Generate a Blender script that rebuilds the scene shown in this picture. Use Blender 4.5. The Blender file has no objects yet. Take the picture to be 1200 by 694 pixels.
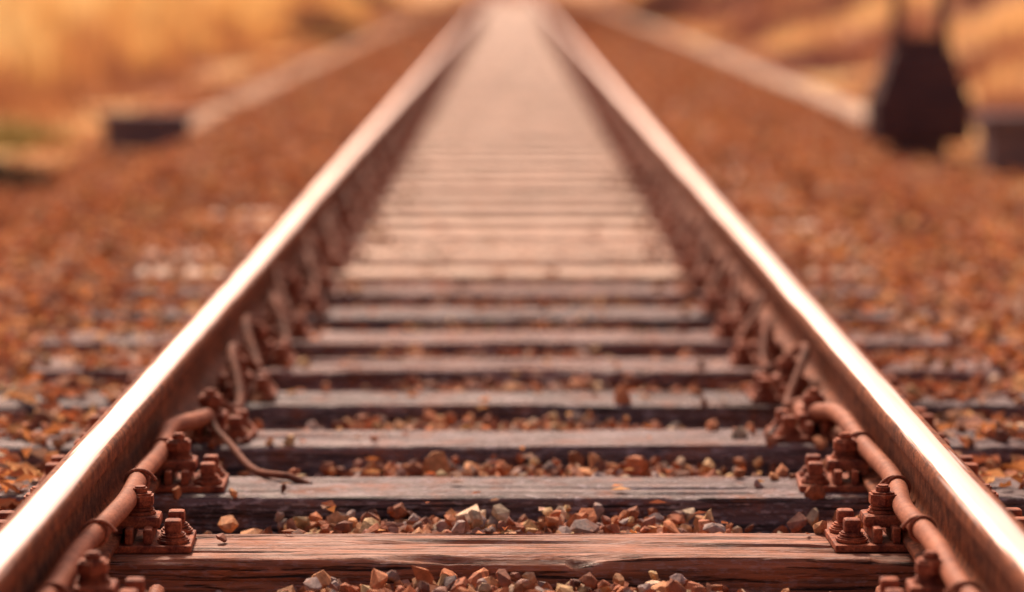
import bpy, bmesh, math, numpy as np
from mathutils import Vector, Matrix
rng = np.random.default_rng(7)
scene = bpy.context.scene

# ------------------------------------------------------------ helpers
def vnoise(x, y, seed=0):
    x = np.asarray(x, float); y = np.asarray(y, float)
    x, y = np.broadcast_arrays(x, y)
    xi = np.floor(x).astype(np.int64); yi = np.floor(y).astype(np.int64)
    fx = x - xi; fy = y - yi
    fx = fx*fx*(3-2*fx); fy = fy*fy*(3-2*fy)
    def h(a, b):
        n = (a*374761393 + b*668265263 + seed*1442695041) & 0xffffffff
        n = ((n ^ (n >> 13))*1274126177) & 0xffffffff
        return ((n ^ (n >> 16)) & 0xffff)/65535.0
    return (h(xi,yi)*(1-fx)+h(xi+1,yi)*fx)*(1-fy)+(h(xi,yi+1)*(1-fx)+h(xi+1,yi+1)*fx)*fy
def fbm(x, y, seed=0, o=3):
    r = 0; a = 1; t = 0
    for k in range(o):
        r = r + a*vnoise(x*2**k, y*2**k, seed+k*17); t += a; a *= .5
    return r/t
def sst(a, b, x):
    t = np.clip((np.asarray(x, float)-a)/(b-a), 0, 1); return t*t*(3-2*t)

def make_mesh(name, V, F, mat, C=None, smooth=False, extra=None):
    if not isinstance(F, list): F = [F]
    me = bpy.data.meshes.new(name)
    V = np.asarray(V, np.float32)
    loops = np.concatenate([f.ravel() for f in F]).astype(np.int32)
    tot = np.concatenate([np.full(len(f), f.shape[1], np.int32) for f in F])
    st = np.concatenate([[0], np.cumsum(tot)[:-1]]).astype(np.int32)
    me.vertices.add(len(V)); me.vertices.foreach_set("co", V.ravel())
    me.loops.add(len(loops)); me.loops.foreach_set("vertex_index", loops)
    me.polygons.add(len(tot)); me.polygons.foreach_set("loop_start", st)
    me.polygons.foreach_set("loop_total", tot)
    me.polygons.foreach_set("use_smooth", np.full(len(tot), smooth))
    me.update(calc_edges=True)
    if C is not None:
        a = me.color_attributes.new("col", 'FLOAT_COLOR', 'POINT')
        c = np.ones((len(V), 4), np.float32); c[:, :3] = C
        a.data.foreach_set("color", c.ravel())
    if extra:
        for k, v in extra.items():
            a = me.attributes.new(k, 'FLOAT', 'POINT'); a.data.foreach_set("value", np.asarray(v, np.float32))
    me.materials.append(mat)
    ob = bpy.data.objects.new(name, me)
    scene.collection.objects.link(ob)
    return ob

def bm_arrays(bm):
    bmesh.ops.triangulate(bm, faces=bm.faces[:])
    bm.verts.ensure_lookup_table()
    bm.verts.index_update()
    V = np.array([v.co[:] for v in bm.verts]); F = np.array([[v.index for v in f.verts] for f in bm.faces])
    return V, F

def merge(parts):
    Vs = []; Fs = []; o = 0
    for V, F in parts:
        Vs.append(V); Fs.append(F+o); o += len(V)
    return np.concatenate(Vs), np.concatenate(Fs)

def box(x0, x1, y0, y1, z0, z1, bev=0.003, seg=2, taper=1.0):
    bm = bmesh.new(); bmesh.ops.create_cube(bm, size=1)
    for v in bm.verts:
        t = taper if v.co.z > 0 else 1
        v.co = Vector(((x0+x1)/2+v.co.x*(x1-x0)*t, (y0+y1)/2+v.co.y*(y1-y0)*t, (z0+z1)/2+v.co.z*(z1-z0)))
    if bev: bmesh.ops.bevel(bm, geom=bm.edges[:], offset=bev, segments=seg, affect='EDGES', profile=.6)
    r = bm_arrays(bm); bm.free(); return r
def cyl(cx, cy, z0, z1, r, n=12, bev=0.002, r2=None):
    bm = bmesh.new(); bmesh.ops.create_cone(bm, cap_ends=True, segments=n, radius1=r, radius2=r if r2 is None else r2, depth=z1-z0)
    if bev: bmesh.ops.bevel(bm, geom=[e for e in bm.edges if abs(e.verts[0].co.z-e.verts[1].co.z) < 1e-6], offset=bev, segments=2, affect='EDGES')
    for v in bm.verts: v.co += Vector((cx, cy, (z0+z1)/2))
    r_ = bm_arrays(bm); bm.free(); return r_
def xf(part, M):
    V, F = part
    A = np.array(M)
    V = V @ A[:3, :3].T + A[:3, 3]
    if np.linalg.det(A[:3, :3]) < 0: F = F[:, ::-1]
    return V, F

def tube(P, r, n=10):
    P = np.asarray(P, float); m = len(P)
    r = np.broadcast_to(np.asarray(r, float), (m,))
    T = np.gradient(P, axis=0); T /= np.linalg.norm(T, axis=1)[:, None]
    up = np.array([0, 0, 1.0]); N = np.cross(T, up)
    L = np.linalg.norm(N, axis=1)[:, None]; N = N/np.maximum(L, 1e-6)
    B = np.cross(N, T)
    a = np.linspace(0, 2*np.pi, n, endpoint=False)
    V = P[:, None, :] + r[:, None, None]*(np.cos(a)[None, :, None]*N[:, None, :]+np.sin(a)[None, :, None]*B[:, None, :])
    V = V.reshape(-1, 3)
    i = np.arange(m-1)[:, None]*n; j = np.arange(n)[None, :]; j2 = (j+1) % n
    q = np.stack([i+j, i+j2, i+n+j2, i+n+j], -1).reshape(-1, 4)
    F = np.concatenate([q[:, [0, 1, 2]], q[:, [0, 2, 3]]])
    return V, F

# ------------------------------------------------------------ materials
def new_mat(name):
    m = bpy.data.materials.new(name); m.use_nodes = True
    nt = m.node_tree; b = nt.nodes["Principled BSDF"]
    return m, nt, b
def N(nt, t, **kw):
    n = nt.nodes.new(t)
    for k, v in kw.items():
        if k in n.inputs: n.inputs[k].default_value = v
        else: setattr(n, k, v)
    return n
def mapping(nt, scale):
    tc = N(nt, 'ShaderNodeTexCoord'); mp = N(nt, 'ShaderNodeMapping'); mp.inputs['Scale'].default_value = scale
    nt.links.new(tc.outputs['Object'], mp.inputs['Vector']); return mp.outputs['Vector']
def noise(nt, vec, scale, detail=4, rough=.6, dist=0):
    n = N(nt, 'ShaderNodeTexNoise'); n.inputs['Scale'].default_value = scale; n.inputs['Detail'].default_value = detail
    n.inputs['Roughness'].default_value = rough; n.inputs['Distortion'].default_value = dist
    nt.links.new(vec, n.inputs['Vector']); return n.outputs['Fac']
def ramp(nt, fac, stops):
    r = N(nt, 'ShaderNodeValToRGB'); e = r.color_ramp.elements
    while len(e) < len(stops): e.new(.5)
    for k, (p, c) in enumerate(stops):
        e[k].position = p; e[k].color = (c, c, c, 1) if isinstance(c, (int, float)) else (*c, 1)
    nt.links.new(fac, r.inputs['Fac']); return r.outputs['Color']
def mixc(nt, a, b, fac, mode='MIX'):
    m = N(nt, 'ShaderNodeMix', data_type='RGBA', blend_type=mode)
    for s, v in ((0, fac), (6, a), (7, b)):
        if isinstance(v, (int, float)): m.inputs[s].default_value = v
        elif isinstance(v, tuple): m.inputs[s].default_value = (*v, 1)
        else: nt.links.new(v, m.inputs[s])
    return m.outputs[2]
def attr(nt, name):
    a = N(nt, 'ShaderNodeAttribute'); a.attribute_name = name; return a
def bump(nt, b, h, strength, dist):
    n = N(nt, 'ShaderNodeBump'); n.inputs['Strength'].default_value = strength; n.inputs['Distance'].default_value = dist
    nt.links.new(h, n.inputs['Height']); nt.links.new(n.outputs['Normal'], b.inputs['Normal'])
def spec(b, v): b.inputs['Specular IOR Level'].default_value = v

def mat_stone():
    m, nt, b = new_mat("ballast_stone"); v = mapping(nt, (1, 1, 1))
    c = attr(nt, 'col').outputs['Color']
    n1 = noise(nt, v, 70, 4, .7)
    c = mixc(nt, c, ramp(nt, n1, [(.3, .45), (.7, 1.4)]), 1.0, 'MULTIPLY')
    rust = ramp(nt, noise(nt, v, 25, 3, .7), [(.5, 0), (.68, 1)])
    c = mixc(nt, c, mixc(nt, c, (.42, .13, .045), .6), rust)
    nt.links.new(c, b.inputs['Base Color']); b.inputs['Roughness'].default_value = .75; spec(b, .25)
    bump(nt, b, n1, .6, .004); return m
def mat_plain(name, tr=0):
    m, nt, b = new_mat(name)
    c = attr(nt, 'col').outputs['Color']
    d = N(nt, 'ShaderNodeBsdfDiffuse'); nt.links.new(c, d.inputs['Color']); out = d.outputs[0]
    if tr:
        t = N(nt, 'ShaderNodeBsdfTranslucent'); nt.links.new(c, t.inputs['Color'])
        ms = N(nt, 'ShaderNodeMixShader'); ms.inputs[0].default_value = tr
        nt.links.new(d.outputs[0], ms.inputs[1]); nt.links.new(t.outputs[0], ms.inputs[2]); out = ms.outputs[0]
    nt.links.new(out, nt.nodes['Material Output'].inputs['Surface']); nt.nodes.remove(b); return m
def mat_wood():
    m, nt, b = new_mat("weathered_wood"); v = mapping(nt, (1.6, 40, 40)); v2 = mapping(nt, (1, 1, 1)); v3 = mapping(nt, (2.0, 70, 50))
    c = attr(nt, 'col').outputs['Color']; gr = attr(nt, 'grey').outputs['Fac']
    g = noise(nt, v, 1.6, 5, .65, .6); g2 = noise(nt, v3, 2.2, 4, .7, .4)
    blot = noise(nt, v2, 9, 4, .65)
    c = mixc(nt, c, ramp(nt, g, [(.3, .3), (.5, .9), (.7, 1.6)]), 1.0, 'MULTIPLY')
    c = mixc(nt, c, mixc(nt, c, (.36, .12, .05), .75), ramp(nt, blot, [(.5, 0.0), (.66, .75)]))
    v4 = mapping(nt, (.3, 1, 1))
    speck = ramp(nt, noise(nt, v4, 110, 4, .75), [(.52, 0), (.60, .75)])
    sg = N(nt, 'ShaderNodeMath', operation='MULTIPLY'); nt.links.new(speck, sg.inputs[0]); nt.links.new(gr, sg.inputs[1])
    c = mixc(nt, c, mixc(nt, c, (.55, .47, .50), .8), sg.outputs[0])
    crack = ramp(nt, g2, [(.37, 0.07), (.45, 1)])
    c = mixc(nt, c, crack, 1.0, 'MULTIPLY')
    nt.links.new(c, b.inputs['Base Color']); spec(b, .3)
    nt.links.new(ramp(nt, blot, [(.3, .48), (.7, .75)]), b.inputs['Roughness'])
    a1 = N(nt, 'ShaderNodeMath', operation='MULTIPLY_ADD'); nt.links.new(crack, a1.inputs[0]); a1.inputs[1].default_value = 1.0; nt.links.new(g, a1.inputs[2])
    a2 = N(nt, 'ShaderNodeMath', operation='MULTIPLY_ADD'); nt.links.new(sg.outputs[0], a2.inputs[0]); a2.inputs[1].default_value = .5; nt.links.new(a1.outputs[0], a2.inputs[2])
    bump(nt, b, a2.outputs[0], .8, .007); return m
def mat_rust(name, c1, c2, rough=.7, metal=0.0, sc=40, sp=.25):
    m, nt, b = new_mat(name); v = mapping(nt, (1, 1, 1))
    n = noise(nt, v, sc, 4, .7); n2 = noise(nt, v, 260, 2, .6)
    c = mixc(nt, c1, c2, ramp(nt, n, [(.35, 0), (.65, 1)]))
    c = mixc(nt, c, ramp(nt, n2, [(.3, .6), (.7, 1.25)]), 1.0, 'MULTIPLY')
    nt.links.new(c, b.inputs['Base Color']); b.inputs['Roughness'].default_value = rough; b.inputs['Metallic'].default_value = metal; spec(b, sp)
    bump(nt, b, n2, .5, .002); return m
def mat_rail():
    m, nt, b = new_mat("rail_steel"); v = mapping(nt, (30, .5, 30)); v2 = mapping(nt, (1, 1, 1))
    sh = attr(nt, 'shine').outputs['Fac']
    streak = noise(nt, v, 3, 3, .6); n2 = noise(nt, v2, 30, 5, .75); n3 = noise(nt, v2, 220, 3, .7)
    rust = mixc(nt, (.10, .024, .013), (.40, .125, .05), ramp(nt, n2, [(.38, 0), (.64, 1)]))
    rust = mixc(nt, rust, ramp(nt, n3, [(.35, .45), (.65, 1.15)]), 1.0, 'MULTIPLY')
    ad = N(nt, 'ShaderNodeMath', operation='MULTIPLY_ADD'); nt.links.new(streak, ad.inputs[0]); ad.inputs[1].default_value = .9; nt.links.new(sh, ad.inputs[2])
    f = ramp(nt, ad.outputs[0], [(.82, 0), (1.45, 1)])
    steel = mixc(nt, (.42, .28, .23), (.78, .71, .69), streak)
    nt.links.new(mixc(nt, rust, steel, f), b.inputs['Base Color'])
    nt.links.new(mixc(nt, (0,)*3, (.9,)*3, f), b.inputs['Metallic'])
    nt.links.new(mixc(nt, (.75,)*3, (.36,)*3, f), b.inputs['Roughness']); spec(b, .2)
    bump(nt, b, n3, .5, .0018); return m
def mat_concrete(name, c1, c2):
    m, nt, b = new_mat(name); v = mapping(nt, (1, 1, 1))
    n = noise(nt, v, 4, 5, .7); n2 = noise(nt, v, 120, 2, .6)
    c = mixc(nt, c1, c2, ramp(nt, n, [(.3, 0), (.7, 1)]))
    nt.links.new(c, b.inputs['Base Color']); b.inputs['Roughness'].default_value = .9; spec(b, .2)
    bump(nt, b, n2, .5, .003); return m
def mat_ground():
    m, nt, b = new_mat("ground_soil"); v = mapping(nt, (1, 1, 1))
    c = attr(nt, 'col').outputs['Color']
    n = noise(nt, v, 1.3, 4, .7); n2 = noise(nt, v, 35, 2, .7)
    c = mixc(nt, c, ramp(nt, n, [(.3, .6), (.7, 1.3)]), 1.0, 'MULTIPLY')
    c = mixc(nt, c, ramp(nt, n2, [(.3, .5), (.7, 1.4)]), 1.0, 'MULTIPLY')
    nt.links.new(c, b.inputs['Base Color']); b.inputs['Roughness'].default_value = .95; spec(b, .15)
    bump(nt, b, n2, .8, .02); return m

M_STONE = mat_stone(); M_WOOD = mat_wood(); M_RAIL = mat_rail()
M_RUST = mat_rust("rusty_iron", (.12, .024, .015), (.44, .125, .055))
M_CABLE = mat_rust("cable_rubber", (.22, .062, .032), (.42, .15, .08), .65, 0.0, 14, .25)
M_CABLE2 = mat_rust("thin_cable_rubber", (.09, .032, .022), (.24, .08, .045), .75, 0.0, 14, .15)
M_DARK = mat_rust("dark_painted_steel", (.06, .035, .042), (.11, .052, .05), .8, 0, 8, .15)
M_CONC = mat_concrete("pale_concrete", (.42, .30, .22), (.62, .48, .38))
M_CONC2 = mat_concrete("stained_concrete", (.32, .18, .11), (.50, .33, .22))
M_CDARK = mat_concrete("dark_concrete", (.11, .08, .095), (.18, .12, .12))
M_GROUND = mat_ground(); M_GRASS = mat_plain("dry_grass_blades", .35); M_LEAF = mat_plain("leaf_litter", .2); M_STFAR = mat_plain("ballast_stone_far")

# ------------------------------------------------------------ layout
SP = .605; Y0 = 5.135; GX = .7535
def S(x, y):                       # ballast surface
    ax = np.abs(x); far = sst(8.6, 10.2, y)
    ins = (-.030 - .045*sst(.22, .60, ax+.2*(vnoise(x*3, y*3, 5)-.5)))*(1-far) + (-.022-.02*sst(.40, .62, ax))*far
    fo = sst(8.2, 10.6, y)
    o = -.052*(1-fo)-.004*fo + .065*(fbm(x*1.6, y*.9, 9)-.5)
    sl = -.012 + .055*(fbm(x*1.1, y*.8, 12)-.5) - .19*sst(1.75, 2.5, ax)
    r = np.where(ax < .75, ins, o)
    k = sst(1.12, 1.45, ax)
    return r*(1-k)+sl*k
def T(x, y):
    ax = np.abs(x)
    base = -.24 + .06*(fbm(x*.5, y*.4, 30)-.5)
    right = 5.2*sst(3.4, 15, x)*(.85+.3*fbm(y*.04, x*.05, 40)) + .35*(fbm(x*.35, y*.2, 44)-.5)*sst(3.6, 5, x)
    left = .25*(fbm(x*.15, y*.1, 50)-.5)*sst(4, 8, -x) - .2*sst(5, 12, -x)
    far = 14*sst(200, 900, np.hypot(x, y))*fbm(x*.004, y*.004, 60) + 22*sst(60, 500, -x)*fbm(x*.006, y*.006, 61)
    out = base+right+left+far
    k = sst(2.45, 2.75, ax)
    return (S(x, y)-.03)*(1-k) + out*k

# ------------------------------------------------------------ ground sheet
xs = np.concatenate([-np.geomspace(900, 6, 50), np.arange(-5.8, -2.8, .2), np.arange(-2.8, 2.8, .07), np.arange(2.8, 6, .2), np.geomspace(6, 900, 60)])
ys = np.concatenate([-np.geomspace(400, 4, 20), np.arange(-3.5, 3.5, .4), np.arange(3.5, 12, .07), np.arange(12, 30, .3), np.geomspace(30, 1800, 110)])
X, Y = np.meshgrid(xs, ys); Z = T(X, Y)
nx = len(xs); ny = len(ys)
i = np.arange(ny-1)[:, None]*nx; j = np.arange(nx-1)[None, :]
q = np.stack([i+j, i+j+1, i+nx+j+1, i+nx+j], -1).reshape(-1, 4)
V = np.stack([X, Y, Z], -1).reshape(-1, 3)
ax = np.abs(V[:, 0]); kb = sst(2.3, 3.2, ax+.9*(fbm(V[:, 0]*1.3, V[:, 1]*.6, 3)-.5))[:, None]
soil = np.array([.26, .09, .045])
g = fbm(V[:, 0]*.35, V[:, 1]*.10, 77)[:, None]
dry = np.array([.38, .165, .09])*(1-sst(.42, .6, g)) + np.array([.70, .44, .18])*sst(.42, .6, g)
C = soil*(1-kb)+dry*kb
make_mesh("ground", V, q, M_GROUND, C, smooth=True)

# ------------------------------------------------------------ stones
def protos(n, pts, seed):
    r = np.random.default_rng(seed); out = []
    for k in range(n):
        bm = bmesh.new()
        p = r.normal(size=(pts, 3)); p /= np.linalg.norm(p, axis=1)[:, None]
        p *= r.uniform(.78, 1.03, (pts, 1)); p *= np.array([1, r.uniform(.6, .95), r.uniform(.42, .75)])
        for q_ in p: bm.verts.new(q_)
        bmesh.ops.convex_hull(bm, input=bm.verts[:])
        bmesh.ops.delete(bm, geom=[v for v in bm.verts if not v.link_faces], context='VERTS')
        out.append(bm_arrays(bm)); bm.free()
    return out
P_NEAR = protos(30, 17, 1); P_FAR = protos(14, 9, 2)
PAL = np.array([[.46, .17, .075], [.36, .12, .058], [.52, .25, .115], [.56, .38, .19], [.28, .095, .05], [.32, .235, .21], [.62, .47, .32], [.20, .085, .06], [.54, .21, .095]])
def stones(px, py, pz, size, protos_, pw, tint=None):
    n = len(px); Vs = []; Fs = []; Cs = []; off = 0
    which = rng.integers(0, len(protos_), n)
    q4 = rng.normal(size=(n, 4)); q4[:, 0] += 1.2; q4 /= np.linalg.norm(q4, axis=1)[:, None]
    w, a, b, c = q4.T
    R = np.stack([1-2*(b*b+c*c), 2*(a*b-c*w), 2*(a*c+b*w), 2*(a*b+c*w), 1-2*(a*a+c*c), 2*(b*c-a*w), 2*(a*c-b*w), 2*(b*c+a*w), 1-2*(a*a+b*b)], -1).reshape(n, 3, 3)
    col = PAL[rng.choice(len(PAL), n, p=pw)]*rng.uniform(.5, 1.35, (n, 1))
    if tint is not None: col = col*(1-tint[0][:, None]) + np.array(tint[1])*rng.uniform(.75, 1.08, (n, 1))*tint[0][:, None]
    for k, (v, f) in enumerate(protos_):
        id_ = np.where(which == k)[0]
        if not len(id_): continue
        vv = np.einsum('nij,mj->nmi', R[id_], v)*size[id_][:, None, None] + np.stack([px, py, pz], -1)[id_][:, None, :]
        Vs.append(vv.reshape(-1, 3)); m = len(v)
        Fs.append((f[None]+(np.arange(len(id_))*m)[:, None, None]).reshape(-1, 3)+off); off += m*len(id_)
        Cs.append(np.repeat(col[id_], m, axis=0))
    return np.concatenate(Vs), np.concatenate(Fs), np.concatenate(Cs)
def scatter(x0, x1, y0, y1, sp):
    a = np.arange(x0, x1, sp); b = np.arange(y0, y1, sp); A, B = np.meshgrid(a, b)
    A = A.ravel()+rng.uniform(-.5, .5, A.size)*sp*1.3; B = B.ravel()+rng.uniform(-.5, .5, B.size)*sp*1.3
    return A, B
def in_sleeper(x, y, m=.0):
    d = np.abs((y-Y0)/SP-np.round((y-Y0)/SP))*SP
    return (d < .12+m) & (np.abs(x) < 1.3)
def in_rail(x, m=.0):
    return np.abs(np.abs(x)-GX) < .07+m
pw_in = np.array([.17, .13, .15, .12, .11, .13, .07, .09, .07]); pw_in /= pw_in.sum()
pw_out = np.array([.24, .14, .18, .07, .09, .03, .05, .04, .18]); pw_out /= pw_out.sum()
SV = {0: [], 1: []}
def add(px, py, size, pr, pw, dz=0, tint=None):
    jit = .3 if tint is None else .15
    pz = S(px, py)+dz+rng.uniform(-jit, jit, len(px))*size
    SV[0 if pr is P_NEAR else 1].append(stones(px, py, pz, size, pr, pw, tint))
def mk(x0, x1, y0, y1, sp, smin, smax, pr, pw, dz=0, keep=1.0, dust_haze=False, sm=.0):
    px, py = scatter(x0, x1, y0, y1, sp)
    k = ~in_rail(px, .005)
    k &= rng.random(len(px)) < keep
    size = smin+(smax-smin)*rng.random(len(px))**1.5; size *= np.where(rng.random(len(px)) < .08, 1.3, 1)
    surf = S(px, py)
    k &= ~(in_sleeper(px, py, sm) & (surf+dz < -.002))
    px = px[k]; py = py[k]; size = size[k]
    tint = None
    if dust_haze:
        t = sst(9.0, 10.6, py)*(np.abs(px) < .62)*(.55+.45*sst(18, 35, py))*rng.uniform(.7, 1, len(px)); tint = (t, (.88, .64, .49))  # pale dust tint that also paints distance haze into the stone colour
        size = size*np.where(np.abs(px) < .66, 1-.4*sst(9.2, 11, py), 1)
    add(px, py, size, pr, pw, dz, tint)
mk(-.68, .68, 3.6, 9.6, .025, .011, .025, P_NEAR, pw_in, -.012, sm=.010)
mk(-.66, .66, 3.6, 9.6, .048, .013, .031, P_NEAR, pw_in, .007, .65, sm=.016)
mk(-.66, .66, 9.6, 24, .040, .018, .03, P_FAR, pw_in, -.012, dust_haze=True, sm=.0)
mk(-.66, .66, 24, 110, .10, .04, .06, P_FAR, pw_in, -.034, dust_haze=True)
for s in (-1, 1):
    def side(a, b): return (min(s*a, s*b), max(s*a, s*b))
    a, b = side(.84, 2.0); mk(a, b, 4.5, 10.5, .036, .016, .032, P_NEAR, pw_out, -.006)
    mk(a, b, 4.5, 10.5, .08, .02, .038, P_NEAR, pw_out, .014, .5)
    a, b = side(2.0, 2.9); mk(a, b, 6, 10.5, .055, .022, .036, P_FAR, pw_out, 0)
    a, b = side(.84, 2.85); mk(a, b, 10.5, 26, .052, .022, .040, P_FAR, pw_out, 0)
    mk(a, b, 10.5, 26, .14, .03, .05, P_FAR, pw_out, .02, .5)
    mk(a, b, 26, 110, .14, .05, .08, P_FAR, pw_out, 0)
    a, b = side(2.8, 3.6); mk(a, b, 8, 40, .14, .025, .045, P_FAR, pw_out, -.26, .35)
    a, b = side(.84, 2.75); mk(a, b, 1, 4.5, .07, .03, .045, P_FAR, pw_out, 0)
mk(-.66, .66, 1, 3.6, .06, .026, .038, P_FAR, pw_in, 0)
lx = np.array([.265, -.52, .46, -.30, .58, -.58, .60, -.45, .1, .56, -.60, .62]); ly = np.array([Y0+3*SP-.09, Y0+.02, Y0+SP+.09, Y0+2*SP-.08, Y0+2*SP, Y0+3*SP, Y0+4*SP, Y0+SP-.08, Y0+6*SP, Y0+.1, Y0+2*SP, Y0+3*SP])
SV[0].append(stones(lx, ly, np.full(12, .012), np.array([.034, .016, .018, .014, .034, .02, .025, .014, .02, .02, .028, .03]), P_NEAR, pw_out))
n = 650; sx = np.where(rng.random(n) < .5, -1, 1); lx = sx*(.68-.24*rng.random(n)**1.7); ly = 5.5+rng.random(n)*10
sz = rng.uniform(.010, .028, n); SV[0].append(stones(lx, ly, np.where(in_sleeper(lx, ly), .008, -.03), sz, P_NEAR, pw_out))
n = 900; sx = np.where(rng.random(n) < .5, -1, 1); lx = sx*(.86+.44*rng.random(n)); ly = 6+rng.random(n)*5
sz = rng.uniform(.012, .028, n); SV[0].append(stones(lx, ly, np.where(in_sleeper(lx, ly), .008, -.03), sz, P_NEAR, pw_out))
for kk_, mt in ((0, M_STONE), (1, M_STFAR)):
    V, F = merge([(v, f) for v, f, c in SV[kk_]]); C = np.concatenate([c for v, f, c in SV[kk_]])
    make_mesh("ballast_gravel", V, F, mt, C)

# dead leaves lying between the stones beside the track (a few between the rails)
n = 30000
sx = np.where(rng.random(n) < .5, -1, 1); px = sx*(.86+rng.random(n)*2.4); py = 4.6+rng.random(n)**1.6*42
n2 = 260; px[:n2] = rng.uniform(-.62, .62, n2); py[:n2] = rng.uniform(5.2, 12, n2)
onS = in_sleeper(px, py)
zt = T(px, py)+.060
zt = np.where(onS & (np.arange(n) < n2), .008, np.where(onS, np.maximum(zt, .010), zt))
a = rng.uniform(0, 6.28, n); tl = rng.uniform(-.6, .6, n); sz = rng.uniform(.016, .036, n)*(1+py/60); sz[:n2] *= .55; tl[:n2] *= .2
u = np.stack([np.cos(a), np.sin(a), tl], -1)*sz[:, None]; v_ = np.stack([-np.sin(a), np.cos(a), rng.uniform(-.4, .4, n)], -1)*sz[:, None]*.55
c0 = np.stack([px, py, zt], -1)
up = np.zeros((n, 3)); up[:, 2] = sz*rng.uniform(.1, .5, n)
V = np.stack([c0-u, c0+v_+up, c0+u, c0-v_+up, c0+u*.1-up*.2], 1).reshape(-1, 3)
f = np.array([[0, 4, 1], [4, 2, 1], [0, 3, 4], [4, 3, 2]])
F = (f[None]+(np.arange(n)*5)[:, None, None]).reshape(-1, 3)
LC = np.array([[.68, .28, .10], [.52, .18, .08], [.74, .42, .20], [.34, .13, .075], [.64, .42, .31]])
C = np.repeat(LC[rng.integers(0, 5, n)]*rng.uniform(.6, 1.2, (n, 1)), 5, 0)
make_mesh("fallen_leaves", V, F, M_LEAF, C)

# ------------------------------------------------------------ sleepers
hw = .12; hh = .15; rc = .009
def prof():
    pts = []
    def seg(a, b, n):
        for t in np.linspace(0, 1, n, endpoint=False): pts.append((a[0]+(b[0]-a[0])*t, a[1]+(b[1]-a[1])*t))
    def arc(cx, cz, a0, a1):
        for t in np.linspace(a0, a1, 4, endpoint=False): pts.append((cx+rc*math.cos(t), cz+rc*math.sin(t)))
    seg((-hw+rc, 0), (hw-rc, 0), 26); arc(hw-rc, -rc, math.pi/2, 0)
    seg((hw, -rc), (hw, -hh+rc), 8); arc(hw-rc, -hh+rc, 0, -math.pi/2)
    seg((hw-rc, -hh), (-hw+rc, -hh), 2); arc(-hw+rc, -hh+rc, -math.pi/2, -math.pi)
    seg((-hw, -hh+rc), (-hw, -rc), 16); arc(-hw+rc, -rc, math.pi, math.pi/2)
    return np.array(pts)
PR = prof(); npf = len(PR)
Vs = []; Fs = []; Cs = []; Gs = []; o = 0
slr = np.random.default_rng(21)
for k in range(-8, 165):
    near = -1 <= k <= 7
    nX = 300 if near else (24 if k < 40 else 6)
    L = slr.uniform(1.25, 1.35); L2 = slr.uniform(1.25, 1.35)
    xx = np.linspace(-L, L2, nX)
    XX = np.repeat(xx[:, None], npf, 1); YY = np.repeat(PR[None, :, 0], nX, 0).copy(); ZZ = np.repeat(PR[None, :, 1], nX, 0).copy()
    sg = np.sign(YY)
    YY += .003*(fbm(XX*1.3, XX*0+k*3.1, 5)-.5)*sg
    edge = sst(.098, .12, np.abs(YY))*(ZZ > -.03)
    ZZ -= edge*(.010*sst(.62, .85, fbm(XX*9, XX*0+sg*9+k*5.3, 8))+.001)
    if near:
        grain = fbm(XX*2.2, YY*80+k*13, 15, 3)-.5
        crk = fbm(XX*1.4+k*7, YY*50, 25, 2); crk = np.clip((.37-crk)*8, 0, 1)
        top = (ZZ > -.03)
        ZZ += top*(grain*.006-crk*.012)
        g2 = fbm(XX*2.2, ZZ*90+k*13, 35, 2)-.5
        YY += (~top)*sg*(g2*.008)
    ZZ += .003*(fbm(XX*1.2, XX*0+k*2.7, 55)-.5)
    yc = Y0+k*SP + (0 if -1 <= k <= 8 else slr.uniform(-.015, .015)); rot = slr.uniform(-.006, .006); zc = slr.uniform(-.004, .002)
    YW = YY+yc+XX*rot
    V = np.stack([XX, YW, ZZ+zc], -1).reshape(-1, 3)
    i = np.arange(nX-1)[:, None]*npf; j = np.arange(npf)[None, :]; j2 = (j+1) % npf
    q = np.stack([i+j, i+npf+j, i+npf+j2, i+j2], -1).reshape(-1, 4)
    q = q[:, ::-1]
    ce = np.array([[-L, yc-L*rot, -hh/2], [L2, yc+L2*rot, -hh/2]]); V = np.concatenate([V, ce]); c0 = nX*npf
    jj = np.arange(npf); cap = np.stack([np.full(npf, c0), jj, (jj+1) % npf], -1)
    cap2 = np.stack([np.full(npf, c0+1), (nX-1)*npf+(jj+1) % npf, (nX-1)*npf+jj], -1)
    tris = np.concatenate([q[:, [0, 1, 2]], q[:, [0, 2, 3]], cap, cap2])
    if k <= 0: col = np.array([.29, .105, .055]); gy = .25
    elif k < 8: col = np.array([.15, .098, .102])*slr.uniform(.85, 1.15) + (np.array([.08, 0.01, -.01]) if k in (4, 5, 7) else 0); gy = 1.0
    else: col = np.array([.90, .64, .48])*slr.uniform(.72, 1.0); gy = .15  # paler far wood; brightness of distant haze is put into this colour too
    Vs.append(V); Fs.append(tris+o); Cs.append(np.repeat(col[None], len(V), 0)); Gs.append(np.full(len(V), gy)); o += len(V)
make_mesh("wooden_sleepers", np.concatenate(Vs), np.concatenate(Fs), M_WOOD, np.concatenate(Cs), smooth=False, extra={"grey": np.concatenate(Gs)})

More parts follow.
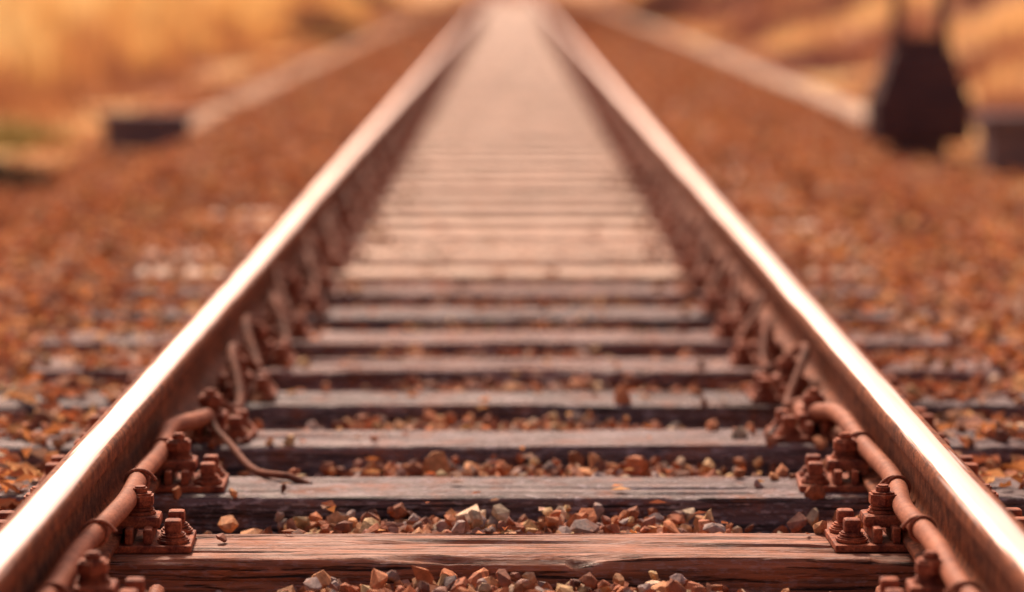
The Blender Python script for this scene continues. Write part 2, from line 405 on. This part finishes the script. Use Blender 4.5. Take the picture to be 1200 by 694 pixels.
# ------------------------------------------------------------ rails
half = [(0, .166, 1), (.010, .1657, 1), (.018, .1650, .85), (.025, .1635, .6), (.031, .1605, .3), (.0347, .1560, .1), (.036, .150, 0), (.036, .131, 0), (.034, .127, 0), (.018, .1195, 0), (.011, .112, 0), (.0085, .10, 0), (.008, .075, 0), (.0085, .048, 0), (.012, .036, 0), (.022, .028, 0), (.045, .019, 0), (.0615, .0125, 0), (.0625, .010, 0), (.0625, .002, 0), (.061, 0, 0)]
pf = [(x, z, s) for x, z, s in half] + [(-x, z, s) for x, z, s in half[::-1][:-1]]
pf = np.array(pf); n = len(pf)
yr = np.concatenate([np.arange(-6, 20, .15), np.arange(20, 60, .6), np.arange(60, 420, 5)])
for side in (-1, 1):
    wobx = .0025*(fbm(yr*.35, yr*0+side*5, 70)-.5)*2 + .02*(fbm(yr*.04, yr*0+side*5, 71)-.5)*sst(15, 40, yr)
    wobz = .003*(fbm(yr*.5, yr*0+side*3, 72)-.5) + .03*(fbm(yr*.06, yr*0+1, 73)-.5)*sst(15, 40, yr)
    V = np.stack([pf[None, :, 0]+side*GX+wobx[:, None], np.repeat(yr[:, None], n, 1), pf[None, :, 1]+.014+wobz[:, None]], -1).reshape(-1, 3)
    m = len(yr); i = np.arange(m-1)[:, None]*n; j = np.arange(n)[None, :]; j2 = (j+1) % n
    q = np.stack([i+j, i+j2, i+n+j2, i+n+j], -1).reshape(-1, 4)
    sh = np.interp(np.abs(pf[:, 0]+side*.006), [0, .012, .022, .034], [1, .9, .5, 0])*(pf[:, 1] > .154)
    make_mesh("steel_rail", V, q, M_RAIL, smooth=True, extra={"shine": np.tile(sh, m)})

# ------------------------------------------------------------ fasteners
parts = [box(-.185, .185, -.078, .078, .0008, .0138, .003)]
for s in (-1, 1):
    pp = [box(.068, .082, -.07, .07, .0138, .042, .004), box(.100, .116, -.07, .07, .0138, .042, .004),
          box(.046, .128, -.036, .036, .036, .058, .007), box(.046, .062, -.036, .036, .027, .040, .003),
          cyl(.091, 0, .057, .064, .028, 14), cyl(.091, 0, .0655, .070, .025, 14), cyl(.091, 0, .071, .096, .027, 6, .004), cyl(.091, 0, .094, .108, .013, 10, .003)]
    for yy in (-.045, .045):
        pp += [cyl(.152, yy, .0138, .024, .029, 14, .003), cyl(.152, yy, .024, .032, .023, 12, .003), box(.1370, .1670, yy-.015, yy+.015, .030, .056, .006)]
    Ms = Matrix.Diagonal((s, 1, 1, 1))
    parts += [xf(p, Ms) for p in pp]
FV, FF = merge(parts)
allp = []
for k in range(-6, 90):
    for side in (-1, 1):
        a = slr.uniform(-.06, .06)
        M = Matrix.Translation((side*GX, Y0+k*SP+slr.uniform(-.012, .012), .0015)) @ Matrix.Rotation(a, 4, 'Z')
        allp.append(xf((FV, FF), M))
V, F = merge(allp)
make_mesh("rail_fasteners", V, F, M_RUST)

# ------------------------------------------------------------ cables
for side in (-1, 1):
    ye = 6.30 if side < 0 else 6.50
    y = np.arange(-4, ye, .04)
    d = .054+.012*np.sin(y*4.1+side)+.006*np.sin(y*9); z = .080+.008*np.sin(y*5.2+1+side)
    t = sst(ye-.35, ye, y); d = d+t*.040; z = z-t*.03
    P = np.stack([side*(GX-d), y, z], -1)
    pr = [tube(P, .0185, 14)]
    for ys_ in np.arange(3.9, 6.2, .47):
        k = np.argmin(abs(y-ys_)); c = P[k]
        aa = np.linspace(0, 2*np.pi, 20)
        ring = np.stack([c[0]+.0215*np.cos(aa), c[1]+.002*np.sin(aa*2), c[2]+.0215*np.sin(aa)], -1)
        pr.append(tube(ring, .0035, 6))
        tail = np.stack([c[0]-side*np.linspace(0, .035, 8), np.full(8, c[1]), c[2]+.02+np.linspace(0, .012, 8)-.03*np.linspace(0, 1, 8)**2], -1)
        pr.append(tube(tail, .0035, 6))
    y3 = np.arange(-4, ye+.1, .03); c3 = np.cos((y3-Y0)/SP*2*np.pi)
    pr.append(tube(np.stack([side*(GX-.118-.02*np.sin(y3*3.3+side*2)), y3, -.045+.02*c3-.06*(c3 > .1)], -1), .015, 10))
    V, F = merge(pr); make_mesh("trackside_hose", V, F, M_CABLE, smooth=True)
    pr = []
    # wavy cable that rises over each fastening and sags between the sleepers
    y2 = np.arange(ye-.03, 45, .025)
    ph = (y2-Y0)/SP*2*np.pi
    d2 = .096+.020*np.sin(ph*.5+side)+.026*np.cos(ph+math.pi)+.010*np.sin(ph*.31)
    z2 = .072+.046*np.cos(ph)+.008*np.sin(ph*.37)
    t = 1-sst(y2[0], y2[0]+.25, y2); d2 = d2*(1-t)+(.094)*t; z2 = z2*(1-t)+.052*t
    pr.append(tube(np.stack([side*(GX-d2), y2, z2], -1), .0115, 8))
    tt = np.linspace(0, 1, 60)
    bx = GX-.100-.25*tt**1.2; by = ye-.02-.55*tt**.85+.05*np.sin(tt*7)
    bz = .010+.05*np.exp(-tt*7)+.008*np.sin(tt*9)*tt*(1-tt)*3
    if side > 0: bz -= .10*sst(.30, .55, tt)
    else: bz[-10:] -= np.linspace(0, .012, 10)
    pr.append(tube(np.stack([side*bx, by, bz], -1), .0075, 8))
    V, F = merge(pr)
    make_mesh("trackside_cable", V, F, M_CABLE2, smooth=True)

# ------------------------------------------------------------ cable troughs
def gz(x, y): return float(T(np.array([x]), np.array([y]))[0])
for x, y0, y1, w, mt in ((-2.50, 22.0, 100, .24, M_CONC2), (2.93, 20.6, 110, .22, M_CONC)):
    pr = []; y = y0
    while y < y1:
        z = gz(x, y)-(.01 if x < 0 else 0); a = slr.uniform(-.02, .02); h = slr.uniform(-.012, .012)
        pr.append(box(x-w/2+a, x+w/2+a, y, y+.985, z-.1, z+.055+h, .008, 1)); pr.append(box(x-w/2-.015+a, x+w/2+.015+a, y+.004, y+.98, z+.058+h, z+.10+h, .008, 1)); y += 1.0
    V, F = merge(pr); make_mesh("cable_trough", V, F, mt)

# ------------------------------------------------------------ concrete cable boxes
def group(name, loc, parts):
    e = bpy.data.objects.new(name, None); scene.collection.objects.link(e); e.location = loc
    for nm, pt, mt in parts:
        V, F = pt; ob = make_mesh(nm, V, F, mt); ob.parent = e
    return e
eye = lambda zz: tube(np.stack([.03*np.cos(np.linspace(0, 3.14, 10)), 0*np.linspace(0, 1, 10), zz+.03*np.sin(np.linspace(0, 3.14, 10))], -1), .005, 6)
z = gz(-2.5, 20.0)
group("concrete_cable_box", (-2.5, 20.0, z), [("body", box(-.28, .28, -.12, .12, -.12, .24, .012), M_CDARK), ("lid", box(-.31, .31, -.14, .14, .243, .30, .012), M_CDARK), ("lifting_eye", eye(.297), M_RUST)])
z = gz(3.12, 17.8)
group("concrete_cable_box", (3.18, 17.9, z), [("body", box(-.28, .28, -.20, .20, -.12, .33, .012), M_CDARK), ("lid", box(-.31, .31, -.23, .23, .333, .40, .012), M_CDARK), ("lifting_eye", eye(.397), M_RUST)])

# ------------------------------------------------------------ lineside mast
z = gz(2.67, 19.3)
legs = []
for s in (-1, 1):
    legs += [box(s*.150-.030, s*.150+.030, -.06, -.052, .60, 5.6, 0), box(s*.150-.030, s*.150-.022, -.0515, .06, .60, 5.6, 0), box(s*.150-.0215, s*.150+.030, .052, .06, .60, 5.6, 0)]
lac = []
for k in range(9):
    z0 = 1.35+k*.45
    P = np.array([[-.14*(-1)**k, -.068, z0], [.14*(-1)**k, -.068, z0+.43]]); lac.append(tube(P, .012, 6)); P2 = P.copy(); P2[:, 1] = .068; lac.append(tube(P2, .012, 6))
bolts = [cyl(sx_*.27, sy*.22, .47, .53, .02, 6) for sx_ in (-1, 1) for sy in (-1, 1)]
gus = [box(-.205, .205, -.085, -.066, .60, .84, .004, taper=.90), box(-.205, .205, .066, .085, .60, .84, .004, taper=.90)]
group("trackside_mast", (2.70, 19.4, z), [
    ("foundation", box(-.17, .17, -.18, .18, -.25, .17, .02), M_CDARK),
    ("base_block", box(-.325, .325, -.27, .27, .14, .475, .06), M_DARK),
    ("base_taper", box(-.28, .28, -.24, .24, .465, .74, .03, taper=.76), M_DARK),
    ("base_bolts", merge(bolts), M_DARK), ("gusset_plates", merge(gus), M_DARK), ("leg_channels", merge(legs), M_DARK), ("lacing_bars", merge(lac), M_DARK)])

# ------------------------------------------------------------ grass
def blades(px, py, h, w, col, lean=.35):
    n = len(px); a = rng.uniform(0, 2*np.pi, n); z0 = T(px, py)-.02
    dx = np.cos(a)*w; dy = np.sin(a)*w
    b = rng.uniform(0, 2*np.pi, n); l = rng.uniform(.1, 1, n)*lean*h; lx = np.cos(b)*l; ly = np.sin(b)*l
    base = np.stack([px, py, z0], -1); D = np.stack([dx, dy, 0*dx], -1); Lm = np.stack([lx, ly, 0*lx], -1); U = np.stack([0*h, 0*h, h], -1)
    V = np.stack([base-D, base+D, base-D*.7+Lm*.3+U*.55, base+D*.7+Lm*.3+U*.55, base+Lm+U*(1-.3*l/np.maximum(h, .01))[:, None]], 1).reshape(-1, 3)
    f = np.array([[0, 1, 3], [0, 3, 2], [2, 3, 4]])
    F = (f[None]+(np.arange(n)*5)[:, None, None]).reshape(-1, 3)
    return V, F, np.repeat(col, 5, 0)
def pal(t, cols):
    cols = np.array(cols); x = np.clip(t, 0, .999)*(len(cols)-1); i = x.astype(int); f = (x-i)[:, None]
    return cols[i]*(1-f)+cols[i+1]*f
n = 65000
px = -(2.9+rng.exponential(5.5, n)); py = 11+rng.random(n)**1.4*110
tuf = fbm(px*1.1, py*.7, 90); keep = tuf > .40+.12*sst(5.0, 3.2, -px); px = px[keep]; py = py[keep]; tuf = tuf[keep]; n = len(px)
h = (.08+1.0*sst(3.4, 6.0, -px)*(.2+1.5*fbm(px*.9, py*.35, 93)))*rng.uniform(.5, 1.2, n)*(.5+tuf)
w = rng.uniform(.007, .016, n)*(1+py/40)
t = .12+.74*sst(3.1, 6.0, -px)+ (fbm(px*1.3, py*.3, 91)-.5)*1.7+rng.normal(0, .08, n)
col = pal(t, [[.34, .15, .09], [.60, .30, .13], [.86, .56, .21], [.95, .74, .36]])*rng.uniform(.8, 1.1, (n, 1))
V, F, C = blades(px, py, h, w, col); make_mesh("dry_grass", V, F, M_GRASS, C)
n = 65000
px = 3.2+rng.exponential(5.0, n); py = 11+rng.random(n)**1.4*120
tuf = fbm(px*.8, py*.5, 95); keep = (tuf > .42); px = px[keep]; py = py[keep]; tuf = tuf[keep]; n = len(px)
h = (.08+.38*sst(3.4, 5.0, px))*rng.uniform(.5, 1.2, n)*(.5+tuf); w = rng.uniform(.007, .016, n)*(1+py/40)
t = .42+(fbm(px*1.0+py*.09, py*.2, 96)-.5)*3.4+rng.normal(0, .06, n)
col = pal(t, [[.22, .10, .085], [.40, .18, .115], [.60, .31, .16], [.92, .66, .33]])*rng.uniform(.8, 1.1, (n, 1))
V, F, C = blades(px, py, h, w, col); make_mesh("dry_grass", V, F, M_GRASS, C)
def tuft(name, cx, cy, r, n, hh, c):
    a = rng.uniform(0, 6.28, n); q = np.sqrt(rng.random(n))*r
    px = cx+np.cos(a)*q; py = cy+np.sin(a)*q
    h = hh*rng.uniform(.4, 1.1, n)*(1.1-q/r*.6); col = np.array(c)*rng.uniform(.6, 1.3, (n, 1))
    V, F, C = blades(px, py, h, rng.uniform(.006, .012, n), col, .6); make_mesh(name, V, F, M_GRASS, C)
tuft("grass_tuft", -3.0, 16.6, .40, 2400, .30, (.10, .065, .045))
tuft("grass_tuft", -3.6, 20.8, .5, 1300, .30, (.40, .30, .11))
tuft("shrub", -3.7, 56, .9, 2500, .6, (.12, .065, .06))
tuft("shrub", -6.0, 98, 2.2, 3000, 1.6, (.20, .11, .10))
tuft("shrub", 3.9, 75, 1.0, 2500, 1.0, (.16, .08, .07))

# ------------------------------------------------------------ light & world
EL = math.radians(46); AZ = math.radians(-16)
w = bpy.data.worlds.new("World"); scene.world = w; w.use_nodes = True; nt = w.node_tree
bg = nt.nodes['Background']; sky = nt.nodes.new('ShaderNodeTexSky'); sky.sky_type = 'NISHITA'; sky.sun_disc = False
sky.sun_elevation = EL; sky.sun_rotation = AZ; sky.air_density = 1.0; sky.dust_density = 5.0; sky.ozone_density = 1.0
mx = nt.nodes.new('ShaderNodeMix'); mx.data_type = 'RGBA'; mx.blend_type = 'MULTIPLY'; mx.inputs[0].default_value = 1; mx.inputs[7].default_value = (1.35, .95, .79, 1)
nt.links.new(sky.outputs[0], mx.inputs[6]); nt.links.new(mx.outputs[2], bg.inputs[0]); bg.inputs[1].default_value = .15
ld = bpy.data.lights.new("sun", 'SUN'); ld.energy = 4.6; ld.angle = math.radians(7); ld.color = (1, .83, .66)
lo = bpy.data.objects.new("sun", ld); scene.collection.objects.link(lo)
sd = Vector((math.sin(AZ)*math.cos(EL), math.cos(AZ)*math.cos(EL), math.sin(EL)))
lo.rotation_euler = (-sd).to_track_quat('-Z', 'Y').to_euler()

# ------------------------------------------------------------ camera
cd = bpy.data.cameras.new("camera"); cam = bpy.data.objects.new("camera", cd); scene.collection.objects.link(cam)
cd.lens = 102.6; cd.sensor_width = 36; cd.clip_end = 4000; cd.clip_start = .05
cam.location = (0, 0, 1.02); cam.rotation_euler = (math.radians(90-6.34), 0, 0)
cd.dof.use_dof = True; cd.dof.focus_distance = 5.25; cd.dof.aperture_fstop = 1.6
scene.camera = cam
scene.view_settings.view_transform = 'Standard'; scene.view_settings.look = 'None'; scene.view_settings.exposure = 0
